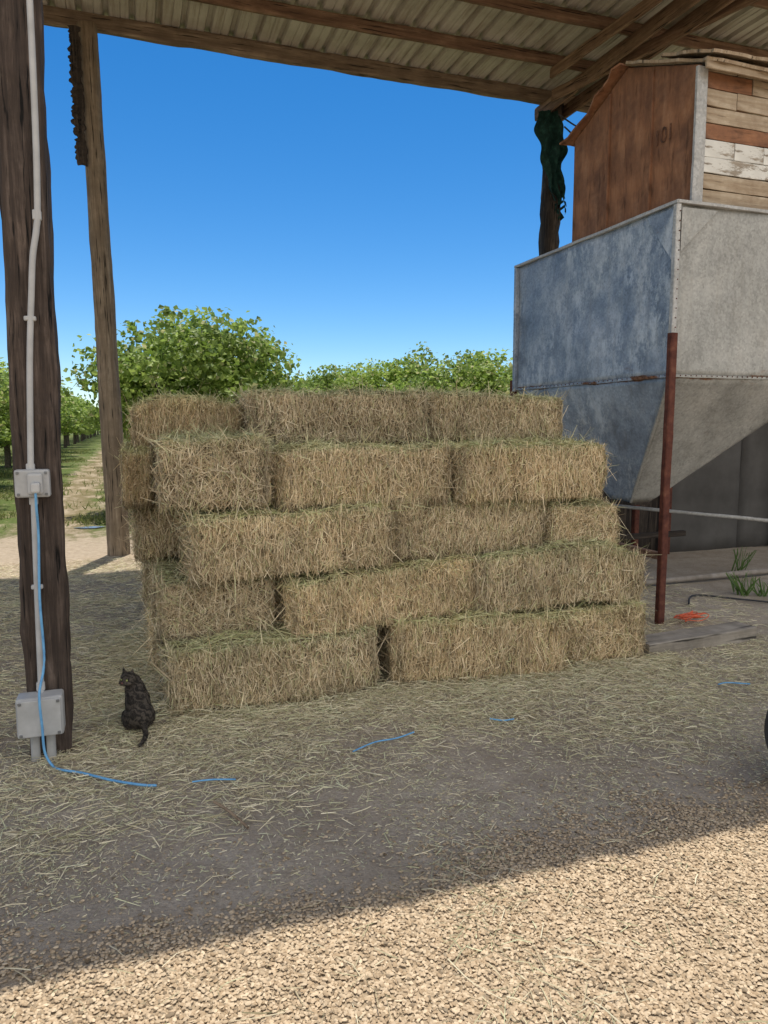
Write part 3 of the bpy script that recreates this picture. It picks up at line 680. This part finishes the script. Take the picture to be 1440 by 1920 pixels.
# ------------------------------------------------------------------ cat
def cat():
    F_=Vector((-.30,.95,0)).normalized();Rt=Vector((F_.y,-F_.x,0))
    fd=Vector((-.62,-.78,-.05)).normalized();fr=Vector((fd.y,-fd.x,0)).normalized()
    bm=bmesh.new()
    def ell(c,r,ax=(F_,Rt,Vector((0,0,1))),sub=3):
        res=bmesh.ops.create_icosphere(bm,subdivisions=sub,radius=1)
        for v in res['verts']: v.co=c+ax[0]*v.co.x*r[0]+ax[1]*v.co.y*r[1]+ax[2]*v.co.z*r[2]
    def L(f,r,z): return F_*f+Rt*r+Vector((0,0,z))
    up=Vector((0,0,1));tilt=(up*.9+F_*.42).normalized();tf=(F_*.9-up*.42).normalized()
    ell(L(0,0,.075),(.075,.072,.075))
    ell(L(.03,0,.135),(.062,.064,.10),(tf,Rt,tilt))
    ell(L(.065,0,.185),(.048,.054,.075),(tf,Rt,tilt))
    ell(L(.075,-.006,.230),(.038,.042,.045))
    hc=L(.07,-.02,.262)-Vector((.012,.01,0))
    ell(hc,(.040,.043,.036),(fd,fr,up))
    ell(hc+fd*.034-up*.010,(.020,.020,.015),(fd,fr,up),2)
    for s_ in(-1,1):
        ell(hc+fr*s_*.022+fd*.028-up*.012,(.014,.016,.012),(fd,fr,up),2)
        res=bmesh.ops.create_cone(bm,cap_ends=True,segments=10,radius1=.018,radius2=.002,depth=.042)
        for v in res['verts']: v.co=hc+fr*s_*.027+up*.042+fr*(v.co.x+s_*.25*v.co.z)+fd*v.co.y*.6+up*v.co.z
        ell(L(.035,s_*.054,.052),(.064,.030,.050))
        ell(L(.09,s_*.056,.016),(.038,.017,.015),sub=2)
        ell(L(.105,s_*.028,.10),(.020,.018,.095),sub=2)
        ell(L(.122,s_*.028,.014),(.028,.018,.014),sub=2)
    pts=smooth_pts([L(-.05,0,.04),L(-.10,-.01,.024),L(-.15,-.025,.02),L(-.205,-.055,.018),L(-.25,-.09,.017)],6)
    for i,p in enumerate(pts): ell(p,(.018-.009*i/len(pts),)*3,sub=1)
    me=bpy.data.meshes.new("c");bm.to_mesh(me);bm.free()
    t=bpy.data.objects.new("tmp",me);COL.objects.link(t)
    m=t.modifiers.new("r",'REMESH');m.mode='VOXEL';m.voxel_size=.0045;m.use_smooth_shade=True
    m=t.modifiers.new("s",'SMOOTH');m.iterations=5;m.factor=.5
    bpy.context.view_layer.update();dg=bpy.context.evaluated_depsgraph_get()
    me2=bpy.data.meshes.new_from_object(t.evaluated_get(dg));bpy.data.objects.remove(t)
    me2.name="body";me2.materials.clear();me2.materials.append(M_cat)
    base=Vector((.005,4.0,.008))
    ce=empty("cat",base,label="dark grey tabby cat sitting, looking back over its shoulder",category="cat")
    add("body",me2,None,ce,base)
    for s_ in(-1,1):
        bm=bmesh.new();bmesh.ops.create_uvsphere(bm,u_segments=12,v_segments=8,radius=.0055);q=bpy.data.meshes.new("eye");bm.to_mesh(q);bm.free()
        add("eye",q,M_eye,ce,base+hc+fd*.0355+fr*s_*.0175+up*.006)
    bm=bmesh.new();bmesh.ops.create_uvsphere(bm,u_segments=10,v_segments=6,radius=.005);q=bpy.data.meshes.new("nose");bm.to_mesh(q);bm.free()
    add("nose",q,M_nose,ce,base+hc+fd*.053-up*.004)
    n=len(me2.vertices);co=np.zeros(n*3);me2.vertices.foreach_get("co",co);co=co.reshape(-1,3);no=np.zeros(n*3);me2.vertices.foreach_get("normal",no);no=no.reshape(-1,3)
    K=12000;k=rng.integers(0,n,K);D=no[k]*.35+np.array([0,0,-.8])+rng.normal(0,.2,(K,3))
    V,F=strips(co[k]+no[k]*.001,D,no[k],rng.uniform(.006,.013,K),np.full(K,.0008),np.full(K,.001))
    st_=np.clip(.5+.5*np.sin(co[k][:,2]*170+co[k][:,0]*40+3*vn(co[k][:,0]*30,co[k][:,1]*30,co[k][:,2]*30,77))+rng.normal(0,.22,K),0,1)[:,None]
    C=np.array([.022,.019,.017])*(1-st_)+np.array([.11,.092,.075])*st_
    add("fur",np_mesh("fur",V,F,np.repeat(C,6,axis=0)),M_hull,ce,base)
cat()

# ------------------------------------------------------------------ trees
def tree_meshes(seed,ncl,nlf,ls):
    r=np.random.default_rng(seed);V=[];F=[];o=0
    def tb(pts,a,b,sd=8):
        nonlocal o
        v,f=tube_geo(smooth_pts(pts,4),a,sd,b)
        V.extend([tuple(x) for x in v]);F.extend([tuple(i+o for i in q) for q in f]);o+=len(v)
    tb([(0,0,-.1),(.02,.01,.4),(0,.03,.95)],.10,.085)
    for k in range(6):
        a=k*1.047+r.uniform(-.3,.3);q=r.uniform(.5,1.0)
        tb([(0,.03,.9),(.35*math.cos(a),.35*math.sin(a),1.3),(.75*q*math.cos(a),.75*q*math.sin(a),1.9),(1.1*q*math.cos(a),1.1*q*math.sin(a),2.7)],.055,.012,6)
    tr=np_mesh("trunk",V,F,smooth=True);tr.materials.append(M_bark)
    d=r.normal(size=(ncl,3));d/=np.linalg.norm(d,axis=1,keepdims=True)
    rad=r.random(ncl)**.40;lump=1+.20*vn(d[:,0]*2.2,d[:,1]*2.2,d[:,2]*2.2,seed)+.07*r.normal(size=ncl)
    cc=d*(rad*lump)[:,None]*np.array([1.68,1.68,1.24])+np.array([0,0,2.16])
    low=cc[:,2]<1.0;cc[low,2]=1.0+r.random(low.sum())*.5
    ns=ncl//4;k=r.integers(0,ncl,ns);k=k[cc[k,2]>2.3];sh=cc[k]+np.column_stack([r.normal(0,.10,len(k)),r.normal(0,.10,len(k)),r.uniform(.12,.32,len(k))])
    rs_=np.concatenate([r.uniform(.13,.24,ncl),np.full(len(sh),.08)]);cc=np.concatenate([cc,sh]);n0=len(cc)
    br=r.uniform(.68,1.2,n0);cnt=np.where(np.arange(n0)<ncl,nlf,nlf//4)
    ci=np.repeat(np.arange(n0),cnt);n=len(ci)
    of=np.clip(r.normal(size=(n,3)),-1.7,1.7)
    P=cc[ci]+of*rs_[ci][:,None]*np.array([1,1,.8])
    N=r.normal(size=(n,3))*.8+np.array([0,0,.6])+(P-np.array([0,0,2.1]))*.3;N/=np.linalg.norm(N,axis=1,keepdims=True)
    A=np.cross(N,r.normal(size=(n,3)));A/=np.linalg.norm(A,axis=1,keepdims=True);Bv=np.cross(N,A)
    s_=(ls*r.uniform(.6,1.25,n))[:,None]
    VV=np.stack([P-A*s_,P-Bv*s_*.8+A*s_*.1+N*s_*.2,P+A*s_,P+Bv*s_*.8+A*s_*.1+N*s_*.2],1).reshape(-1,3)
    FF=np.arange(n*4).reshape(-1,4)
    t=r.random(n)[:,None];C=(np.array([.17,.27,.04])*(1-t)+np.array([.42,.55,.13])*t)*br[ci][:,None]
    ye=r.random(n)<.06;C[ye]=[.58,.57,.26]
    cr=np_mesh("crown",VV,FF,np.repeat(C,4,axis=0));cr.materials.append(M_leaf)
    return tr,cr
near=[tree_meshes(11,215,90,.055),tree_meshes(12,200,85,.056),tree_meshes(13,200,85,.056)]
far=[tree_meshes(21,110,28,.10),tree_meshes(22,110,28,.10)]
def tree(x,y,sc,rz,var,w=1.0):
    t=empty("orchard_tree",(x,y,0),label="leafy green orchard tree with a short trunk in its row",category="tree",group="orchard trees")
    for me,nm in zip(var,("trunk","crown")):
        o_=bpy.data.objects.new(nm,me);COL.objects.link(o_);o_.parent=t
    t.rotation_euler=(0,0,rz);t.scale=(sc*w,sc*w,sc)
R=random.Random(2)
rows=((-4.3,16,130,5),(1.3,14.4,135,5),(7.3,10,80,5),(13.3,15,70,5),(19.3,20,70,5),(-10.7,24,130,6),(-16.7,34,130,7),(-22.7,44,130,8))
for e_,a,b,stp in rows:
    y=a
    while y<b:
        dist=math.hypot(e_,y);v=near[R.randrange(3)] if dist<32 else far[R.randrange(2)]
        sc=R.uniform(.95,1.06)
        w=1.0
        if e_==1.3 and y==14.4: v=near[0];sc=1.07;w=1.02
        if e_==7.3 and y<16: sc=.93
        if e_==7.3 and y==10: sc=.8
        if e_<0: w=1.25
        tree(e_+R.uniform(-.2,.2),y+R.uniform(-.2,.2),sc,R.uniform(0,6.28),v,w);y+=stp

# ------------------------------------------------------------------ light + sky + camera
S=Vector((.514,1.494,6.2)).normalized()
sl=bpy.data.lights.new("sun",'SUN');sl.energy=5.0;sl.angle=math.radians(.5);sl.color=(1,.95,.87)
so=bpy.data.objects.new("sun",sl);COL.objects.link(so);so.rotation_euler=S.to_track_quat('Z','Y').to_euler();so.location=(0,0,20)
W=bpy.data.worlds.new("World");scene.world=W;W.use_nodes=True;nt=W.node_tree
bg=nt.nodes['Background'];sk=nt.nodes.new('ShaderNodeTexSky');sk.sky_type='NISHITA';sk.sun_disc=False
sk.sun_elevation=math.asin(S.z);sk.sun_rotation=math.radians(19);sk.air_density=.8;sk.dust_density=0.;sk.ozone_density=3.0
hsn=nt.nodes.new('ShaderNodeHueSaturation');hsn.inputs['Saturation'].default_value=1.35
nt.links.new(sk.outputs[0],hsn.inputs['Color'])
# unseen bright cloud added behind the viewer to fill the shade under the roof
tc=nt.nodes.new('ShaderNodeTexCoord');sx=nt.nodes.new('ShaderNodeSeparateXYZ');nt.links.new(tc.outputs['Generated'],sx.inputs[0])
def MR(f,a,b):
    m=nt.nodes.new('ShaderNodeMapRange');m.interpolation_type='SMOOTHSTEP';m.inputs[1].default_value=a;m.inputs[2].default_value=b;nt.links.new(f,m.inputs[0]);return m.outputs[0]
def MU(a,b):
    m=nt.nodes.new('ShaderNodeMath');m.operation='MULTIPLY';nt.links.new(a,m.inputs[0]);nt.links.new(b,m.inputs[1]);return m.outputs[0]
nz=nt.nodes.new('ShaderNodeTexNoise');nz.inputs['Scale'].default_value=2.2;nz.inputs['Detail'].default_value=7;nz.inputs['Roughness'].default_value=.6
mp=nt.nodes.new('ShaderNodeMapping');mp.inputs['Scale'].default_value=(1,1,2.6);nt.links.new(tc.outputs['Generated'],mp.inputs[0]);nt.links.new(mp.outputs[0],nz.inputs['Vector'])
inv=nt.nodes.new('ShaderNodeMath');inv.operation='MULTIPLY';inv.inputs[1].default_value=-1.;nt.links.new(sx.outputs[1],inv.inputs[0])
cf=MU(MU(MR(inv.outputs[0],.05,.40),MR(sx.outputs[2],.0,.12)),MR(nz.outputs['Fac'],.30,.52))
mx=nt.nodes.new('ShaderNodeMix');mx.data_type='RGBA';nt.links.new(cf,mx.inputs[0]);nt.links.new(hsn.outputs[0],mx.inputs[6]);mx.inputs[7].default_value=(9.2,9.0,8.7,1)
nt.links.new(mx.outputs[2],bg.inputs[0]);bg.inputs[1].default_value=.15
cam=bpy.data.cameras.new("cam");cam.sensor_width=36;cam.lens=26;cam.clip_end=3000;cam.clip_start=.05
co=bpy.data.objects.new("cam",cam);COL.objects.link(co);co.location=(0,0,1.62)
co.rotation_euler=(math.radians(90-6.78),0,math.radians(-19));scene.camera=co
scene.view_settings.view_transform='Standard';scene.view_settings.look='None';scene.view_settings.exposure=0
